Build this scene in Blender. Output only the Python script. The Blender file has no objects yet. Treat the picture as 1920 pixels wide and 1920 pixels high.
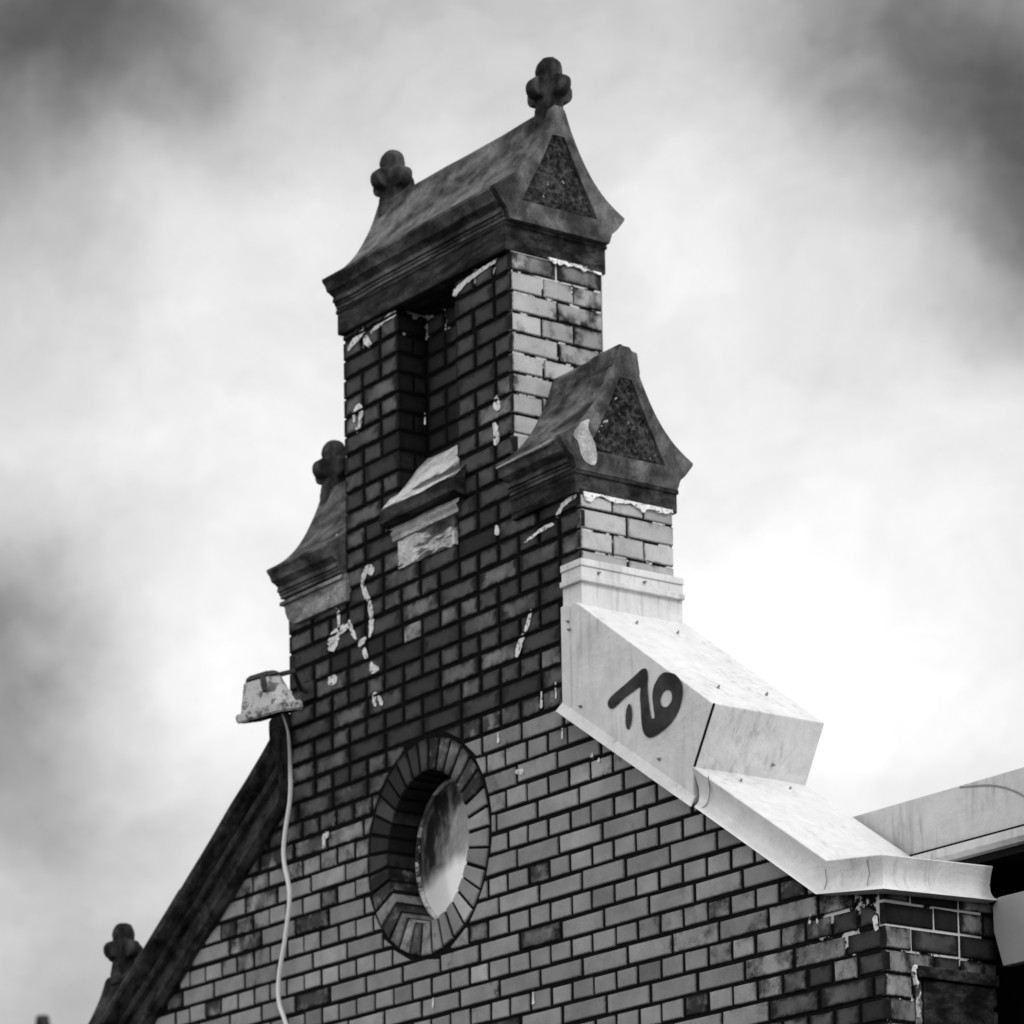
import bpy, bmesh, math, random
from mathutils import Vector, noise, geometry
R = math.radians
random.seed(7)
S = bpy.context.scene

# ------------------------------------------------------------------ camera
cam = bpy.data.objects.new('camera', bpy.data.cameras.new('camera'))
S.collection.objects.link(cam); S.camera = cam
cam.location = (7.15104, -7.66627, -2.85616)
cam.rotation_euler = (R(90 + 4.17507), 0, R(62.14594))
cd = cam.data
cd.sensor_width = 36; cd.lens = 114.645
cd.shift_x = 0.72656; cd.shift_y = 0.86370
cd.clip_start = 0.1; cd.clip_end = 2000
cd.dof.use_dof = True; cd.dof.focus_distance = 9.6; cd.dof.aperture_fstop = 5.0
S.render.resolution_x = S.render.resolution_y = 1024

# ------------------------------------------------------------------ light
SUN_EL, SUN_AZ = 42, 12          # azimuth of the light from +X towards +Y
sd = bpy.data.lights.new('sun', 'SUN'); sd.energy = 1.25; sd.angle = R(12); sd.color = (1, 1, 1)
sun = bpy.data.objects.new('sun', sd); S.collection.objects.link(sun)
sv = Vector((math.cos(R(SUN_AZ)) * math.cos(R(SUN_EL)), math.sin(R(SUN_AZ)) * math.cos(R(SUN_EL)), math.sin(R(SUN_EL))))
sun.rotation_euler = sv.to_track_quat('Z', 'Y').to_euler(); sun.location = sv * 30
S.view_settings.view_transform = 'Standard'; S.view_settings.look = 'None'
S.view_settings.exposure = 0.0; S.view_settings.gamma = 1.0

# ------------------------------------------------------------------ node helper
class NT:
    def __init__(s, tree):
        s.t = tree; s.n = tree.nodes; s.l = tree.links
    def node(s, typ, **kw):
        n = s.n.new(typ)
        for k, v in kw.items(): setattr(n, k, v)
        return n
    def put(s, sock, v):
        if isinstance(v, bpy.types.NodeSocket): s.l.new(v, sock)
        elif isinstance(v, (tuple, list)) and sock.type == 'RGBA' and len(v) == 3: sock.default_value = (*v, 1)
        elif isinstance(v, (int, float)) and sock.type == 'RGBA': sock.default_value = (v, v, v, 1)
        else: sock.default_value = v
    def m(s, op, a, b=0.0, c=0.0, clamp=False):
        n = s.node('ShaderNodeMath', operation=op, use_clamp=clamp)
        s.put(n.inputs[0], a); s.put(n.inputs[1], b); s.put(n.inputs[2], c)
        return n.outputs[0]
    def v(s, op, a, b=(0, 0, 0), scale=None):
        n = s.node('ShaderNodeVectorMath', operation=op)
        s.put(n.inputs[0], a); s.put(n.inputs[1], b)
        if scale is not None: s.put(n.inputs['Scale'], scale)
        return n.outputs['Value'] if op in ('LENGTH', 'DOT_PRODUCT', 'DISTANCE') else n.outputs[0]
    def noise(s, vec, scale, detail=4, rough=0.55, dist=0.0, col=False):
        n = s.node('ShaderNodeTexNoise'); s.put(n.inputs['Vector'], vec)
        n.inputs['Scale'].default_value = scale; n.inputs['Detail'].default_value = detail
        n.inputs['Roughness'].default_value = rough; n.inputs['Distortion'].default_value = dist
        return n.outputs['Color' if col else 'Fac']
    def step(s, x, a, b, lo=0.0, hi=1.0):
        n = s.node('ShaderNodeMapRange', interpolation_type='SMOOTHSTEP')
        s.put(n.inputs['Value'], x); s.put(n.inputs['From Min'], a); s.put(n.inputs['From Max'], b)
        s.put(n.inputs['To Min'], lo); s.put(n.inputs['To Max'], hi)
        return n.outputs['Result']
    def mix(s, f, a, b):
        # a + (b-a)*f  on plain values
        return s.m('MULTIPLY_ADD', s.m('SUBTRACT', b, a), f, a)
    def sep(s, v):
        n = s.node('ShaderNodeSeparateXYZ'); s.put(n.inputs[0], v); return n.outputs
    def comb(s, x, y, z):
        n = s.node('ShaderNodeCombineXYZ'); s.put(n.inputs[0], x); s.put(n.inputs[1], y); s.put(n.inputs[2], z); return n.outputs[0]
    def pos(s):
        return s.node('ShaderNodeTexCoord').outputs['Object']
    def scaled(s, v, k):
        return s.v('MULTIPLY', v, k)

# ------------------------------------------------------------------ sky
W = bpy.data.worlds.new('World'); S.world = W; W.use_nodes = True
w = NT(W.node_tree); w.n.clear()
tc = w.node('ShaderNodeTexCoord'); d = tc.outputs['Generated']
sky = w.node('ShaderNodeTexSky', sky_type='NISHITA'); sky.sun_disc = False
sky.sun_elevation = R(SUN_EL); sky.sun_rotation = R(90 - SUN_AZ)
bw = w.node('ShaderNodeRGBToBW'); w.l.new(sky.outputs[0], bw.inputs[0])
warp = w.v('SUBTRACT', w.noise(d, 13.0, 6, 0.6, col=True), (0.5, 0.5, 0.5))
dw = w.v('ADD', d, w.v('SCALE', warp, scale=0.058))
# cloud masses: direction, size, brightness change
BL = [(-0.7589, 0.4683, 0.4526, 0.0628, -0.68),
      (-0.7364, 0.5054, 0.4497, 0.0416, -0.26),
      (-0.7055, 0.5397, 0.4593, 0.0379, -0.14),
      (-0.5887, 0.6946, 0.4136, 0.0501, -0.60),
      (-0.6104, 0.6612, 0.4361, 0.0379, -0.30),
      (-0.5936, 0.7092, 0.3803, 0.0307, -0.30),
      (-0.6580, 0.5922, 0.4652, 0.0588, -0.22),
      (-0.6276, 0.6605, 0.4121, 0.0166, -0.10),
      (-0.8106, 0.5029, 0.3001, 0.0316, -0.46),
      (-0.8220, 0.5060, 0.2612, 0.0351, -0.36),
      (-0.8288, 0.5287, 0.1833, 0.0562, -0.30),
      (-0.7487, 0.5557, 0.3616, 0.0456, 0.12),
      (-0.6774, 0.6804, 0.2797, 0.0462, 0.30),
      (-0.6722, 0.6511, 0.3525, 0.0374, 0.10),
      (-0.6769, 0.6134, 0.4069, 0.0374, -0.04),
      (-0.7766, 0.5635, 0.2818, 0.0281, 0.14),
      (-0.7799, 0.4989, 0.3779, 0.0370, -0.08),
      (-0.6520, 0.7099, 0.2663, 0.0367, 0.10),
      (-0.8027, 0.5579, 0.2108, 0.0413, -0.10),
      (-0.6653, 0.6356, 0.3916, 0.0172, 0.10),
      (-0.7460, 0.5207, 0.4151, 0.0241, 0.06),
      (-0.6266, 0.7054, 0.3315, 0.0277, 0.05)
]
val = None
tot = 0.85
acc = w.m('ADD', 0.0, tot)
for (cx, cy, cz, r, a) in BL:
    q = w.m('DIVIDE', w.v('DISTANCE', dw, (cx, cy, cz)), r)
    g = w.m('POWER', 2.718, w.m('MULTIPLY', w.m('MULTIPLY', q, q), -1.0))
    acc = w.m('MULTIPLY_ADD', g, a, acc)
wis = w.noise(w.scaled(dw, (1, 1, 1.9)), 11.0, 5, 0.55, 0.3)
wis2 = w.noise(w.scaled(dw, (1, 1, 1.5)), 30.0, 6, 0.62, 0.2)
acc = w.m('ADD', acc, w.m('ADD', w.m('MULTIPLY', w.m('SUBTRACT', wis, 0.5), 0.42), w.m('MULTIPLY', w.m('SUBTRACT', wis2, 0.5), 0.13)))
acc = w.m('SMOOTH_MAX', acc, 0.03, 0.30)
acc = w.m('MULTIPLY', acc, w.m('MULTIPLY_ADD', w.m('SUBTRACT', wis2, 0.5), 0.18, 1.0))
# unseen sky off the gable and at the zenith raised to brighten wall and metal
toward = w.v('DOT_PRODUCT', d, (-0.72, 0.62, 0.30))
off = w.step(toward, 0.90, 0.2)
acc = w.m('ADD', acc, w.m('MULTIPLY', off, 0.42))
cloud = w.mix(0.06, acc, w.m('MULTIPLY', bw.outputs[0], 0.1))
col = w.comb(cloud, cloud, cloud)
bg = w.node('ShaderNodeBackground'); w.l.new(col, bg.inputs[0]); bg.inputs[1].default_value = 1.0
ow = w.node('ShaderNodeOutputWorld'); w.l.new(bg.outputs[0], ow.inputs[0])

# ------------------------------------------------------------------ materials
def new_mat(name):
    m = bpy.data.materials.new(name); m.use_nodes = True
    t = NT(m.node_tree); b = t.n['Principled BSDF']
    return m, t, b
def finish(t, b, val, rough=0.7, spec=0.3, bump=None, bstr=0.3, bdist=0.004, metal=0.0):
    t.l.new(t.comb(val, val, val), b.inputs['Base Color'])
    t.put(b.inputs['Roughness'], rough); b.inputs['Specular IOR Level'].default_value = spec
    b.inputs['Metallic'].default_value = metal
    if bump is not None:
        n = t.node('ShaderNodeBump'); n.inputs['Strength'].default_value = bstr; n.inputs['Distance'].default_value = bdist
        t.l.new(bump, n.inputs['Height']); t.l.new(n.outputs[0], b.inputs['Normal'])

def mat_brick():
    m, t, b = new_mat('glazed_brick')
    p = t.pos(); x, y, z = t.sep(p)
    uv = t.node('ShaderNodeUVMap', uv_map='brick').outputs[0]
    u, v, _ = t.sep(uv)
    at = t.node('ShaderNodeAttribute', attribute_name='tone')
    tr, tg, tb = t.sep(at.outputs['Vector'])      # tone, random, soot with painted shade (0..1)
    au, av = t.m('ABSOLUTE', u), t.m('ABSOLUTE', v)
    n1 = t.noise(p, 26, 4, 0.6); n2 = t.noise(p, 7, 4, 0.6); n3 = t.noise(p, 90, 3, 0.6)
    fine = t.noise(p, 420, 2, 0.7)
    # distance from the brick's edge, uneven
    n2c = t.step(n2, 0.30, 0.70); n1c = t.step(n1, 0.30, 0.70)
    e = t.m('MAXIMUM', t.m('POWER', au, 2.2), t.m('POWER', av, 1.7))
    e = t.m('ADD', e, t.m('MULTIPLY', t.m('SUBTRACT', n1c, 0.5), 0.45))
    core = t.step(e, 0.80, 0.10)
    # clean brick
    clean = t.m('MULTIPLY', t.mix(tr, 0.13, 0.46), t.m('MULTIPLY_ADD', n2c, 0.34, 0.82))
    rim = t.step(t.m('ADD', t.m('MAXIMUM', t.m('POWER', au, 9.0), t.m('POWER', av, 3.6)), t.m('MULTIPLY', t.m('SUBTRACT', n3, 0.5), 0.9)), 0.22, 1.0)
    clean = t.mix(t.m('MULTIPLY', rim, 0.88), clean, 0.02)
    spots = t.step(t.noise(p, 60, 3, 0.7), 0.66, 0.74)
    clean = t.mix(t.m('MULTIPLY', spots, 0.5), clean, 0.04)
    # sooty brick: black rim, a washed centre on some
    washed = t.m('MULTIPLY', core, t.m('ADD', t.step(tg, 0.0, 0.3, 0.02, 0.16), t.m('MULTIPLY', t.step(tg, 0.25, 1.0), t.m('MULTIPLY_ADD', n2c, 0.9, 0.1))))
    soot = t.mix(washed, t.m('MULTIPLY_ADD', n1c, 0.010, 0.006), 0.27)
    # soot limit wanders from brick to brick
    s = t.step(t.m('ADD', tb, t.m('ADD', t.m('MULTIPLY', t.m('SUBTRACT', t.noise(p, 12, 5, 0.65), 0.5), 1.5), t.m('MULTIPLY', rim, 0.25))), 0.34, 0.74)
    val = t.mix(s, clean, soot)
    val = t.m('MULTIPLY', val, t.m('MULTIPLY_ADD', t.m('SUBTRACT', fine, 0.5), 1.3, 1.0))
    h = t.m('ADD', t.m('MULTIPLY', n3, 0.6), t.m('MULTIPLY', fine, 0.25))
    finish(t, b, val, rough=t.m('MULTIPLY_ADD', n1, 0.3, 0.5), spec=0.09, bump=h, bstr=0.35, bdist=0.004)
    return m

def mat_mortar():
    m, t, b = new_mat('sooty_mortar')
    p = t.pos(); x, y, z = t.sep(p)
    g = t.node('ShaderNodeNewGeometry'); nx, ny, nz = t.sep(g.outputs['Normal'])
    side = t.m('MULTIPLY', t.step(nx, 0.4, 0.6), t.step(x, -1.72, -1.70))
    n1 = t.noise(p, 9, 5, 0.65)
    up = t.step(z, 1.95, 2.12)
    corner = t.m('MULTIPLY', t.step(x, -0.42, -0.2), t.step(z, -0.8, -0.66))
    thr = t.m('SUBTRACT', 0.71, t.m('ADD', t.m('MULTIPLY', side, 0.18), t.m('ADD', t.m('MULTIPLY', up, 0.16), t.m('MULTIPLY', corner, 0.2))))
    white = t.step(n1, thr, t.m('ADD', thr, 0.03))
    val = t.mix(white, t.m('MULTIPLY_ADD', t.noise(p, 80, 3), 0.012, 0.003), 0.62)
    finish(t, b, val, rough=0.95, spec=0.02, bump=t.noise(p, 150, 4), bstr=0.6, bdist=0.004)
    return m

def mat_stone(name='sooty_stone', lo=0.016, hi=0.11, white=0.0, streak=(14, 14, 3), seed=0.0):
    m, t, b = new_mat(name)
    p = t.v('ADD', t.pos(), (seed, seed * 2, 0))
    n1 = t.noise(t.scaled(p, streak), 1.6, 5, 0.6, 0.4); n2 = t.noise(p, 5, 4, 0.6); n3 = t.noise(p, 120, 4, 0.7)
    f = t.step(t.m('ADD', t.m('MULTIPLY', n1, 0.6), t.m('MULTIPLY', n2, 0.45)), 0.40, 0.68)
    val = t.mix(f, lo, hi)
    if white > 0:
        wm = t.step(t.noise(t.scaled(p, streak), 0.9, 5, 0.6, 0.5), 0.72 - white, 0.76 - white)
        val = t.mix(wm, val, 0.6)
    val = t.m('MULTIPLY', val, t.m('MULTIPLY_ADD', t.m('SUBTRACT', n3, 0.5), 1.7, 1.0))
    val = t.m('MULTIPLY', val, t.m('MULTIPLY_ADD', t.step(t.noise(p, 17, 5, 0.7), 0.3, 0.7), 0.6, 0.7))
    finish(t, b, val, rough=0.88, spec=0.05, bump=t.m('ADD', n3, t.m('MULTIPLY', n2, 1.5)), bstr=0.5, bdist=0.006)
    return m

def mat_sheet(name='painted_sheet_metal', base=0.71, dirt=0.30, rough=0.45):
    m, t, b = new_mat(name)
    p = t.pos()
    st = t.noise(t.scaled(p, (30, 30, 2.4)), 1.2, 6, 0.7, 0.3)
    n2 = t.noise(p, 3.2, 6, 0.6, 0.6); n3 = t.noise(p, 200, 3, 0.7); n4 = t.noise(p, 14, 5, 0.7, 0.5)
    dm = t.m('MULTIPLY', t.step(st, 0.46, 0.72), t.step(n2, 0.36, 0.62))
    spk = t.step(t.noise(p, 38, 4, 0.75), 0.69, 0.76)
    val = t.m('MULTIPLY', t.m('MULTIPLY_ADD', t.step(n4, 0.3, 0.7), -0.14, 1.0), base)
    val = t.mix(t.m('MULTIPLY', dm, min(0.95, dirt * 1.9)), val, 0.22)
    val = t.mix(t.m('MULTIPLY', t.step(n2, 0.52, 0.75), 0.35), val, 0.30)
    val = t.mix(t.m('MULTIPLY', spk, 0.5), val, 0.10)
    val = t.m('MULTIPLY', val, t.m('MULTIPLY_ADD', t.m('SUBTRACT', n3, 0.5), 0.3, 1.0))
    finish(t, b, val, rough=rough, spec=0.3, bump=t.m('ADD', t.m('MULTIPLY', n2, 6.0), t.m('MULTIPLY', n4, 0.6)), bstr=0.22, bdist=0.012)
    return m

def mat_flat(name, v, rough=0.7, var=0.3, scale=30, spec=0.2, metal=0.0):
    m, t, b = new_mat(name); p = t.pos()
    n = t.noise(p, scale, 4, 0.6)
    val = t.m('MULTIPLY', t.m('MULTIPLY_ADD', t.m('SUBTRACT', n, 0.5), var * 2, 1.0), v)
    finish(t, b, val, rough=rough, spec=spec, bump=n, bstr=0.2, metal=metal)
    return m

M = dict(
    finial=mat_stone('blackened_finial_stone', 0.014, 0.085, 0.0, (9, 9, 6), 4.0),
    border=mat_stone('worn_border_stone', 0.035, 0.17, 0.0, (9, 5, 4), 9.0),
    brick=mat_brick(), mortar=mat_mortar(),
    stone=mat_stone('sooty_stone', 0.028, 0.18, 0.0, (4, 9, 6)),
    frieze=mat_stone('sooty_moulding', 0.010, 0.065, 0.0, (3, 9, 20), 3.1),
    sill=mat_stone('limewashed_stone', 0.03, 0.22, 0.23, (3, 12, 12), 1.7), limed=mat_stone('limed_moulding', 0.30, 0.62, 0.0, (3, 12, 12), 1.7),
    coping=mat_stone('black_coping_stone', 0.010, 0.065, 0.0, (7, 16, 7), 5.0), corbel=mat_stone('weathered_corbel_stone', 0.10, 0.38, 0.02, (5, 9, 12), 6.0),
    rough=mat_stone('rough_dressed_stone', 0.010, 0.085, 0.05, (30, 30, 30), 2.0),
    sheet=mat_sheet(), roofsheet=mat_sheet('grey_roof_sheet', 0.60, 0.45, 0.55),
    board=mat_flat('pale_board', 0.34, 0.7, 0.15, 8),
    dark=mat_flat('dark_parts_and_shade', 0.014, 0.95, 0.5, 20, 0.02),  # near-black: deep shade of recessed wall and soffit put into the colour
    paint=mat_flat('white_paint', 0.80, 0.6, 0.1, 60),
    spray=mat_flat('black_spray_paint', 0.022, 0.5, 0.2, 40),
    screw=mat_flat('screw_steel', 0.22, 0.5, 0.4, 90, 0.4, 0.0),
    cable=mat_flat('white_cable', 0.80, 0.5, 0.08, 40),
    slate=mat_flat('slate', 0.06, 0.6, 0.4, 12), ground=mat_flat('asphalt', 0.05, 0.9, 0.3, 3),
    render_wall=mat_flat('grey_render', 0.28, 0.9, 0.2, 4),
)
def mat_smear():
    m, t, b = new_mat('weathered_white_paint'); p = t.pos()
    n = t.noise(p, 75, 4, 0.65); n2 = t.noise(p, 25, 3, 0.6)
    val = t.mix(t.step(n2, 0.35, 0.65), 0.62, 0.88)
    finish(t, b, val, rough=0.8, spec=0.05, bump=n, bstr=0.3)
    x, y, z = t.sep(p)
    fr = t.m('ABSOLUTE', t.m('SUBTRACT', t.m('FRACT', t.m('ADD', t.m('DIVIDE', z, 0.075), 0.5)), 0.5))
    onj = t.m('MULTIPLY', t.step(fr, 0.10, 0.06), t.step(t.noise(p, 14, 2), 0.60, 0.50))
    t.l.new(t.m('MULTIPLY', t.step(n, 0.37, 0.46), t.m('SUBTRACT', 1.0, onj)), b.inputs['Alpha']); return m
M['smear'] = mat_smear()
def mat_spray():
    m, t, b = new_mat('black_spray_paint'); p = t.pos()
    at = t.node('ShaderNodeAttribute', attribute_name='cover'); c = t.sep(at.outputs['Vector'])[0]
    n = t.noise(p, 260, 3, 0.7); n2 = t.noise(p, 12, 3, 0.6)
    finish(t, b, t.mix(t.step(n2, 0.35, 0.7), 0.018, 0.05), rough=0.6, spec=0.1)
    t.l.new(t.step(t.m('ADD', c, t.m('MULTIPLY', t.m('SUBTRACT', n, 0.5), 0.9)), 0.25, 0.85), b.inputs['Alpha']); return m
M['spray'] = mat_spray()
def mat_lamp():
    m, t, b = new_mat('corroded_lamp_housing'); p = t.pos()
    n = t.noise(p, 22, 5, 0.7, 0.6); n2 = t.noise(p, 90, 4, 0.7)
    val = t.mix(t.step(n, 0.50, 0.60), 0.62, 0.14)
    val = t.mix(t.step(n2, 0.60, 0.68), val, 0.10)
    finish(t, b, val, rough=0.6, spec=0.35, bump=n2, bstr=0.3); return m
M['lamp'] = mat_lamp()
M['lamptop'] = mat_flat('rusted_lamp_top', 0.045, 0.8, 0.5, 40)
def mat_pane():
    m, t, b = new_mat('dirty_pane_painted_reflection'); p = t.pos(); x, y, z = t.sep(p)
    n = t.noise(t.scaled(p, (9, 9, 5)), 1.0, 5, 0.6, 0.5); n2 = t.noise(t.scaled(p, (18, 18, 5)), 1.0, 5, 0.6, 0.4)
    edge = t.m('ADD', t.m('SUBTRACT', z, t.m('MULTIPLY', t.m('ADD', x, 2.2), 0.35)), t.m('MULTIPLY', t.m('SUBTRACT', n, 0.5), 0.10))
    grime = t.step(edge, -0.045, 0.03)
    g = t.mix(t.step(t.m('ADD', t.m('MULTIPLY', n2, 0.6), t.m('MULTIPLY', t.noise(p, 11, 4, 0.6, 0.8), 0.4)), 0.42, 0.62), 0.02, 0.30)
    val = t.mix(grime, 0.92, g)  # pale lower part: sky reflection put into the colour
    val = t.m('MULTIPLY', val, t.m('MULTIPLY_ADD', t.noise(p, 200, 3, 0.7), 0.25, 0.88))
    finish(t, b, val, rough=0.3, spec=0.5, bump=n2, bstr=0.1); b.inputs['Coat Weight'].default_value = 0.8; b.inputs['Coat IOR'].default_value = 1.9; b.inputs['Coat Roughness'].default_value = 0.12; return m
M['pane'] = mat_pane()

# ------------------------------------------------------------------ object helpers
def thing(name, label, cat, loc, group=None):
    o = bpy.data.objects.new(name, None); S.collection.objects.link(o); o.location = loc
    o.empty_display_size = 0.3
    o['label'] = label; o['category'] = cat
    if group: o['group'] = group
    return o
def link(name, me, mat, parent=None, smooth=False, label=None):
    o = bpy.data.objects.new(name, me); S.collection.objects.link(o)
    if mat is not None: me.materials.append(mat)
    if parent is not None:
        o.parent = parent
        # place the child in world space: parents are never rotated
        off = Vector(parent.location); pp = parent.parent
        while pp is not None:
            off += Vector(pp.location); pp = pp.parent
        o.location = -off
        if parent.type == 'MESH': o.location = Vector((0, 0, 0))
    if smooth:
        for f in me.polygons: f.use_smooth = True
        me.set_sharp_from_angle(angle=R(smooth if smooth is not True else 35))
    if label: o['label'] = label
    return o
def mesh_bm(name, bm):
    bmesh.ops.recalc_face_normals(bm, faces=bm.faces)
    me = bpy.data.meshes.new(name); bm.to_mesh(me); bm.free(); return me
def prism(bm, poly, ax, a0, a1, bevel=0.0):
    """solid from a 2D polygon; ax='y': poly is (x,z) pushed along y; 'x': (y,z) along x; 'z': (x,y) along z"""
    def P(p, a):
        return (p[0], a, p[1]) if ax == 'y' else (a, p[0], p[1]) if ax == 'x' else (p[0], p[1], a)
    A = [bm.verts.new(P(p, a0)) for p in poly]; B = [bm.verts.new(P(p, a1)) for p in poly]
    fs = [bm.faces.new(A), bm.faces.new(B[::-1])]
    n = len(poly)
    for i in range(n): fs.append(bm.faces.new((A[i], B[i], B[(i + 1) % n], A[(i + 1) % n])))
    if bevel > 0:
        es = list({e for f in fs for e in f.edges})
        bmesh.ops.recalc_face_normals(bm, faces=fs)
        bmesh.ops.bevel(bm, geom=es, offset=bevel, segments=2, affect='EDGES', profile=0.6)
    return fs
def box(bm, x0, x1, y0, y1, z0, z1, bevel=0.0):
    return prism(bm, [(x0, z0), (x1, z0), (x1, z1), (x0, z1)], 'y', y0, y1, bevel)
def tube(bm, pts, r, seg=8, closed_ends=True):
    pts = [Vector(p) for p in pts]; rings = []
    up = Vector((0, 0, 1)); prev = None
    for i, p in enumerate(pts):
        d_ = (pts[min(i + 1, len(pts) - 1)] - pts[max(i - 1, 0)]).normalized()
        a = d_.orthogonal().normalized() if prev is None else (prev - d_ * prev.dot(d_)).normalized()
        prev = a; b_ = d_.cross(a)
        rr = r[i] if isinstance(r, (list, tuple)) else r
        rings.append([bm.verts.new(p + (a * math.cos(2 * math.pi * k / seg) + b_ * math.sin(2 * math.pi * k / seg)) * rr) for k in range(seg)])
    for A, B in zip(rings, rings[1:]):
        for k in range(seg): bm.faces.new((A[k], A[(k + 1) % seg], B[(k + 1) % seg], B[k]))
    if closed_ends: bm.faces.new(rings[0][::-1]); bm.faces.new(rings[-1])
def catmull(pts, n=8):
    P = [Vector(p) for p in pts]; P = [P[0]] + P + [P[-1]]; out = []
    for i in range(1, len(P) - 2):
        for k in range(n):
            t = k / n; a, b_, c, e = P[i - 1], P[i], P[i + 1], P[i + 2]
            out.append(0.5 * ((2 * b_) + (c - a) * t + (2 * a - 5 * b_ + 4 * c - e) * t * t + (3 * b_ - a - 3 * c + e) * t ** 3))
    out.append(P[-2]); return out

# ------------------------------------------------------------------ brickwork
CZ, HW = 0.075, 0.108
SHX, PRX, PLX, SLX = -1.318, -1.655, -2.622, -2.985
DEP = 0.431
def clip_half(poly, px, pz, nx, nz):
    """keep the side where (p-P).n <= 0"""
    out = []; n = len(poly)
    for i in range(n):
        a, b_ = poly[i], poly[(i + 1) % n]
        da = (a[0] - px) * nx + (a[1] - pz) * nz; db = (b_[0] - px) * nx + (b_[1] - pz) * nz
        if da <= 0: out.append(a)
        if da * db < 0:
            t = da / (da - db); out.append((a[0] + (b_[0] - a[0]) * t, a[1] + (b_[1] - a[1]) * t))
    return out
def area(p):
    return 0.5 * sum(p[i][0] * p[(i + 1) % len(p)][1] - p[(i + 1) % len(p)][0] * p[i][1] for i in range(len(p)))
def inset(poly, d_, keep=None):
    """inset a convex CCW polygon"""
    n = len(poly); ds = [d_] * n if keep is None else keep
    out = list(poly)
    for i in range(n):
        a, b_ = poly[i], poly[(i + 1) % n]
        ex, ez = b_[0] - a[0], b_[1] - a[1]; L = math.hypot(ex, ez)
        if L < 1e-6: continue
        nx, nz = ez / L, -ex / L
        out = clip_half(out, a[0] - nx * ds[i], a[1] - nz * ds[i], nx, nz)
        if len(out) < 3: return []
    return out
class Bricks:
    """every brick a small bevelled block standing a little proud of the mortar, all in one surface"""
    def __init__(s, map3):
        s.bm = bmesh.new(); s.uv = s.bm.loops.layers.uv.new('brick')
        s.col = s.bm.loops.layers.float_color.new('tone'); s.map = map3
    def add(s, poly, tone, rnd, soot, cen=None, half=None, flush=(), depth=0.02, joint=0.0070, proud=0.0):
        if area(poly) < 0: poly = poly[::-1]
        # drop nearly coincident points
        q = []
        for p in poly:
            if not q or math.hypot(p[0] - q[-1][0], p[1] - q[-1][1]) > 0.002: q.append(p)
        if len(q) > 2 and math.hypot(q[0][0] - q[-1][0], q[0][1] - q[-1][1]) < 0.002: q.pop()
        poly = q
        if len(poly) < 3: return
        us = [p[0] for p in poly]; vs = [p[1] for p in poly]
        cen = cen or ((min(us) + max(us)) / 2, (min(vs) + max(vs)) / 2)
        half = half or ((max(us) - min(us)) / 2, (max(vs) - min(vs)) / 2)
        ds = []
        for i in range(len(poly)):
            a, b_ = poly[i], poly[(i + 1) % len(poly)]
            fl = any(abs(a[0] - f) < 0.003 and abs(b_[0] - f) < 0.003 for f in flush)
            ds.append(0.0008 if fl else joint * random.uniform(0.75, 1.35))
        outer = inset(poly, 0, ds)
        outer = [(a_ + random.uniform(-.0013, .0013), b2_ + random.uniform(-.0013, .0013)) for a_, b2_ in outer] if not flush or len(outer) > 4 or not any(abs(p_[0] - f_) < 0.01 for p_ in outer for f_ in flush) else outer
        if len(outer) < 3 or abs(area(outer)) < 0.0003: return
        bev = 0.0035
        inner = inset(outer, bev)
        if len(inner) != len(outer): inner = [(cen[0] + (p[0] - cen[0]) * 0.93, cen[1] + (p[1] - cen[1]) * 0.93) for p in outer]
        jit = proud + random.uniform(-0.0015, 0.0015)
        rr = [s.bm.verts.new(s.map(p[0], p[1], jit)) for p in inner]
        ro = [s.bm.verts.new(s.map(p[0], p[1], jit - bev * 0.8)) for p in outer]
        rb = [s.bm.verts.new(s.map(p[0], p[1], -depth)) for p in outer]
        n = len(inner); fs = [(s.bm.faces.new(rr), inner)]
        for i in range(n):
            j = (i + 1) % n
            fs.append((s.bm.faces.new((ro[i], ro[j], rr[j], rr[i])), None))
            fs.append((s.bm.faces.new((rb[i], rb[j], ro[j], ro[i])), None))
        pos2 = {}
        for V, P in ((rr, inner), (ro, outer), (rb, outer)):
            for v_, p in zip(V, P): pos2[v_] = p
        for f, _ in fs:
            for l in f.loops:
                p = pos2[l.vert]
                l[s.uv].uv = ((p[0] - cen[0]) / half[0], (p[1] - cen[1]) / half[1])
                l[s.col] = (tone, rnd, soot, 1)
    def done(s, name, parent, mat):
        bmesh.ops.recalc_face_normals(s.bm, faces=s.bm.faces)
        me = bpy.data.meshes.new(name); s.bm.to_mesh(me); s.bm.free()
        return link(name, me, mat, parent)

OCX, OCZ, OA, OB, OA2, OB2 = -2.165, 0.035, 0.222, 0.277, 0.345, 0.408
def spans(zm):
    """solid wall spans at height zm"""
    if zm > 1.10: s = [(PLX, PRX)]
    elif zm > 0.37: s = [(SLX, SHX)]
    else: s = [(max(-4.28, SLX - (0.45 - zm) * 1.20), min(0.0, -1.404 + (0.365 - zm) * 1.28 + 0.10))]
    if zm > 1.38:
        a, b_ = s[0]; s = [(a, -2.295), (-1.965, b_)]
    return s
def joints(L):
    """x of the vertical joints in the course whose bottom line is L"""
    up = L <= -4
    base = SHX if up else 0.0
    if L % 2: return [base + HW * k for k in range(-42, 14)]
    off = 0.5 if (L % 4 == 0) else 1.5
    return [base + HW * (k * 2 + off + (1 if not up else 0.5)) for k in range(-22, 8)]
def merge(iv, mn=0.05):
    out = []
    for a, b_ in iv:
        if out and abs(out[-1][1] - a) < 1e-6 and (b_ - a < mn or out[-1][1] - out[-1][0] < mn): out[-1] = (out[-1][0], b_)
        else: out.append((a, b_))
    return out
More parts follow.
